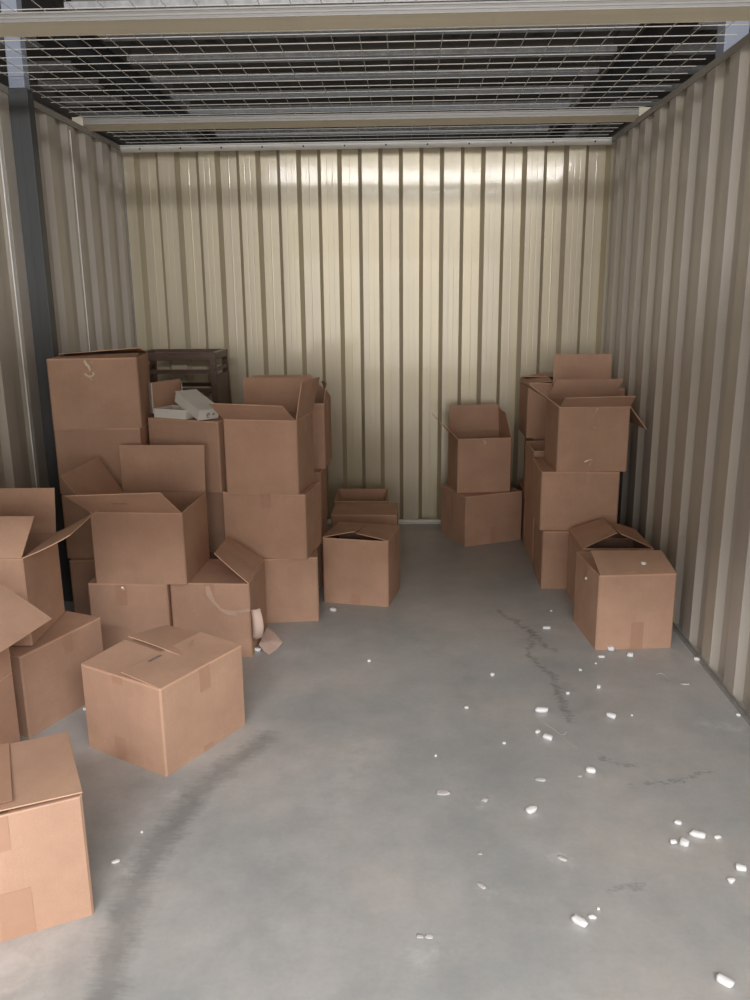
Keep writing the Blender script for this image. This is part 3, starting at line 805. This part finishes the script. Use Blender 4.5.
crumbs = [
 (.103, 3.293, .0095, 1.1, 20, 'small white foam crumb alone in the aisle in line with the low aisle box'),
 (.616, 3.168, .011, 1.2, 50, 'small white foam crumb midway across the floor, left of the floor cracks'),
 (.491, 2.886, .0085, 1.3, -30, 'tiny white crumb in mid floor, lower of two trailing left of the cracks'),
 (.362, 2.547, .0065, 1., 0, 'tiny white speck on bare floor near the centre of the photo width, below the aisle'),
 (.603, 2.633, .0075, 1.1, 10, 'tiny white speck left of the pair of crumbs below the floor crack'),
 (-.100, 3.881, .016, 1.5, -30, 'white foam chip at the foot of the low aisle box'),
 (.640, 2.240, .016, 1.6, 35, 'white folded foam chip alone in the middle of the lower floor'),
 (.919, 3.662, .014, 1.9, 0, 'oblong white foam chip beside the top of the floor crack'),
 (1.158, 3.425, .019, 1.05, 0, 'round white foam crumb touching the foot of the nearest right-hand box'),
 (1.227, 3.362, .018, .95, 70, 'white foam crumb just in front of the nearest right-hand box'),
 (1.102, 3.353, .009, 2.2, 5, 'thin white sliver in front of the left corner of the nearest right-hand box'),
 (1.064, 3.288, .006, 1., 0, 'tiny speck left of the thin sliver before the right-hand box'),
 (.985, 3.222, .008, 1.1, 0, 'small white speck right of the crack, nearest the right-hand box corner'),
 (1.027, 3.064, .012, 1.3, 60, 'small white foam crumb right of the crack, halfway to the lower chips'),
 (.894, 3.012, .009, 1.2, 10, 'small white crumb lying on the floor crack'),
 (.770, 2.867, .018, 1.9, 3, 'flat rectangular white foam chip at the lower left of the floor crack'),
 (1.019, 2.829, .016, 1.6, -35, 'oblong white foam chip on open floor right of the crack'),
 (.731, 2.710, .011, 1.1, 40, 'small white crumb upper left of the pair below the crack'),
 (.760, 2.671, .015, 1.7, -38, 'oblong white chip, lower right of the pair below the crack'),
 (.867, 2.461, .016, 1.4, -20, 'white foam crumb above the long dark scratch'),
 (1.499, 3.328, .014, 1.2, -30, 'white crumb at the base angle of the right wall'),
 (1.490, 2.849, .009, 1.2, 0, 'small white crumb at the right photo edge near the wall base'),
 (1.099, 2.841, .0055, 1., 0, 'tiny speck right of the oblong chip on open floor'),
 (1.064, 2.191, .0105, 1.4, -20, 'small white crumb above the cluster at lower right'),
 (1.102, 2.133, .0155, 2.0, -22, 'capsule-shaped white foam chip in the lower right cluster'),
 (1.022, 2.099, .0105, 1.3, 10, 'ragged small white crumb left in the lower right cluster'),
 (1.052, 2.095, .0165, 1.2, -40, 'square white foam chip in the lower right cluster'),
 (1.156, 2.126, .0085, 1.6, 10, 'small white sliver right of the capsule-shaped chip'),
 (1.171, 1.991, .0145, 1.3, -15, 'white foam chip at the right photo edge, upper of two'),
 (1.126, 1.942, .0105, 1.3, 30, 'small white chip at the right photo edge, lower of two'),
 (.693, 1.780, .0150, 2.0, -42, 'large oblong white foam chip on the lower floor, slanting down right'),
 (.729, 1.800, .0075, 1.9, 0, 'small white sliver just right of the large slanting chip'),
 (.751, 1.830, .0055, 1., 0, 'tiny white speck upper right of the large slanting chip'),
 (.984, 1.601, .0150, 1.9, -42, 'large white foam chip at the bottom right corner of the photo'),
 (-.960, 2.849, .010, 1.2, 0, 'small white crumb between the cornerwise box and the left boxes'),
 (-.514, 2.114, .0055, 1., 0, 'tiny white speck right of the nearest box'),
 (-.545, 1.980, .0085, 1.9, 35, 'pale sliver on the scuffed floor right of the nearest box'),
 (-.395, 3.395, .014, 1.6, -20, 'white foam bit tucked beside the torn cardboard scrap'),
 (.977, 3.887, .007, 1.1, 0, 'tiny white speck on dark floor near the right stacks'),
]
for x, y, s, e_, rz, lab in crumbs: crumb(x, y, s * .72, e_, rz, lab)
greys = [
 (.379, 2.334, .018, 1.5, 0, 'flat grey-white flake left of two in the centre of the lower floor'),
 (.506, 2.299, .012, 1.2, 60, 'faint grey-white flake right of two in the centre of the lower floor'),
 (.826, 2.438, .009, 1.1, 0, 'faint grey crumb beside the crumb above the long scratch'),
 (.697, 2.415, .013, 1.7, -5, 'flat faint flake left of the crumb above the long scratch'),
 (1.379, 3.107, .012, 2.0, -5, 'flat grey sliver near the right wall base'),
 (.696, 2.026, .010, 1.9, -40, 'faint grey flake alone between centre and the lower right cluster'),
 (.469, 2.042, .007, 1.1, 0, 'tiny faint speck in the centre of the lower floor'),
 (.462, 1.910, .009, 1.9, -50, 'faint pale flake below the tiny centre speck'),
 (.295, 1.727, .009, 1.2, 0, 'left of two faint pale crumbs at the bottom centre'),
 (.318, 1.727, .010, 1.2, 0, 'right of two faint pale crumbs at the bottom centre'),
]
for x, y, s, e_, rz, lab in greys: crumb(x, y, s * .8, e_, rz, lab, mat=M_foamg, flat=.14, cat='flake', grp='faint flakes on the floor')
# crumbs on the nearest right-hand box
def on_front_flap(px, py): return .343 + .003 + math.sin(R_(17)) * (py - 3.44) * .98
crumb(1.302, 3.52, .0095, 1.25, 0, 'larger foam crumb on the propped flap of the nearest right-hand box', z=on_front_flap(0, 3.52) - .0045, grp='foam crumbs on the flap')
crumb(1.276, 3.56, .0045, 1.2, 0, 'tiny foam speck on the propped flap of the nearest right-hand box', z=on_front_flap(0, 3.56) - .004, grp='foam crumbs on the flap')
o = crumb(1.0765, 3.60, .008, 1.0, 95, 'foam crumb clinging to the left side of the nearest right-hand box', z=.268, grp='foam crumbs on the flap')

# torn cardboard scrap on the floor
q = [(-.385, 3.600), (-.340, 3.545), (-.293, 3.465), (-.308, 3.42), (-.337, 3.350), (-.365, 3.38), (-.392, 3.42), (-.390, 3.52)]
cx = sum(p[0] for p in q) / 8; cy = sum(p[1] for p in q) / 8
vs = []; zt = [.030, .026, .010, .002, .002, .010, .022, .030]
for l in (0, .0035):
    for (x, y), z in zip(q, zt): vs.append((x - cx, y - cy, z * .8 + l))
    vs.append((0, 0, .018 + l))
fs = [(i, (i + 1) % 8, 8) for i in range(8)] + [(9 + i, 9 + (i + 1) % 8, 17) for i in range(8)] + [(i, (i + 1) % 8, 9 + (i + 1) % 8, 9 + i) for i in range(8)]
o = link_mesh('cardboard_scrap', vs, fs, M_scrap); o.location = (cx, cy, 0)
tag(o, 'torn pale cardboard scrap on the floor beside the box with torn tape', 'scrap')

def thread(pts, r, name, lab, cat):
    cu = bpy.data.curves.new(name, 'CURVE'); cu.dimensions = '3D'; cu.bevel_depth = r; cu.bevel_resolution = 1; cu.resolution_u = 6
    sp = cu.splines.new('BEZIER'); sp.bezier_points.add(len(pts) - 1)
    c0 = Vector((pts[0][0], pts[0][1], 0))
    for bp, p in zip(sp.bezier_points, pts):
        bp.co = Vector(p) - c0; bp.handle_left_type = bp.handle_right_type = 'AUTO'
    tmp = bpy.data.objects.new(name, cu)
    C.objects.link(tmp); dg = bpy.context.evaluated_depsgraph_get()
    me = bpy.data.meshes.new_from_object(tmp.evaluated_get(dg)); me.name = name
    bpy.data.objects.remove(tmp)
    o = bpy.data.objects.new(name, me); C.objects.link(o); o.location = c0
    me.materials.clear(); me.materials.append(M_thread)
    tag(o, lab, cat); return o
thread([(.768, 2.775, .0012), (.797, 2.732, .0012), (.819, 2.698, .0012), (.8317, 2.7085, .006), (.82, 2.69, .0012), (.8336, 2.644, .0012), (.8535, 2.605, .0012)], .0009, 'loose_thread', 'thin pale thread curling on the floor below the crack', 'thread')
thread([(1.287, 3.186, .0015), (1.31, 3.196, .003), (1.322, 3.1685, .0015), (1.319, 3.132, .0015)], .0016, 'string_curl', 'short curl of pale string near the right wall', 'string')

# ------------------------------------------------------------------ lights
def area(name, loc, rot, sx, sy, power, col):
    l = bpy.data.lights.new(name, 'AREA'); l.shape = 'RECTANGLE'; l.size = sx; l.size_y = sy; l.energy = power; l.color = col
    o = bpy.data.objects.new(name, l); C.objects.link(o); o.location = loc; o.rotation_euler = rot; return o
area('hallway_opening_light', (0.15, -2.3, 1.35), (R_(90), 0, 0), 3.4, 2.0, 84, (1., .96, .935))
area('hallway_tube_light', (.7, -2.2, 3.2), (R_(45), 0, 0), 5.0, .38, 275, (.985, .98, 1.))
area('overhead_tube', (.1, 1.0, 2.93), (R_(75), 0, 0), 5.6, .03, 1.3, (1., .98, .96))
area('wall_band_light', (.1, 1.0, 2.64), (R_(75), 0, 0), 5.6, .025, .5, (1., .98, .96))  # added light: draws the lower band, a beam reflection, on the back wall
area('overhead_tube_up', (.1, 3.0, 2.75), (R_(166), 0, 0), 4.5, .1, 24, (1., .97, .93))
area('rear_aisle_lamp', (0.1, 9.5, 2.6), (R_(-120), 0, 0), 4.5, .6, 6, (.95, .97, 1.))
w = bpy.data.worlds.new('world'); sc.world = w; w.use_nodes = True
w.node_tree.nodes['Background'].inputs[0].default_value = (.95, .92, .88, 1)
w.node_tree.nodes['Background'].inputs[1].default_value = .05

# ------------------------------------------------------------------ camera
F, pitch, yaw, roll, cx, hz = 833.07, .24219, .0382, -.00975, .26129, 1.52839
f = Vector((-math.sin(yaw) * math.cos(pitch), math.cos(yaw) * math.cos(pitch), -math.sin(pitch)))
r = Vector((math.cos(yaw), math.sin(yaw), 0)); u = r.cross(f)
r2 = math.cos(roll) * r + math.sin(roll) * u; u2 = -math.sin(roll) * r + math.cos(roll) * u
cam = bpy.data.cameras.new('camera'); co = bpy.data.objects.new('camera', cam); C.objects.link(co)
from mathutils import Matrix
M = Matrix(((r2.x, u2.x, -f.x, cx), (r2.y, u2.y, -f.y, 0), (r2.z, u2.z, -f.z, hz), (0, 0, 0, 1)))
co.matrix_world = M
cam.sensor_fit = 'VERTICAL'; cam.sensor_height = 24; cam.lens = F / 1000 * 24
cam.clip_start = .05
sc.camera = co

sc.view_settings.view_transform = 'Standard'; sc.view_settings.look = 'None'
sc.view_settings.gamma = 1; sc.view_settings.use_curve_mapping = False
sc.view_settings.exposure = 0.
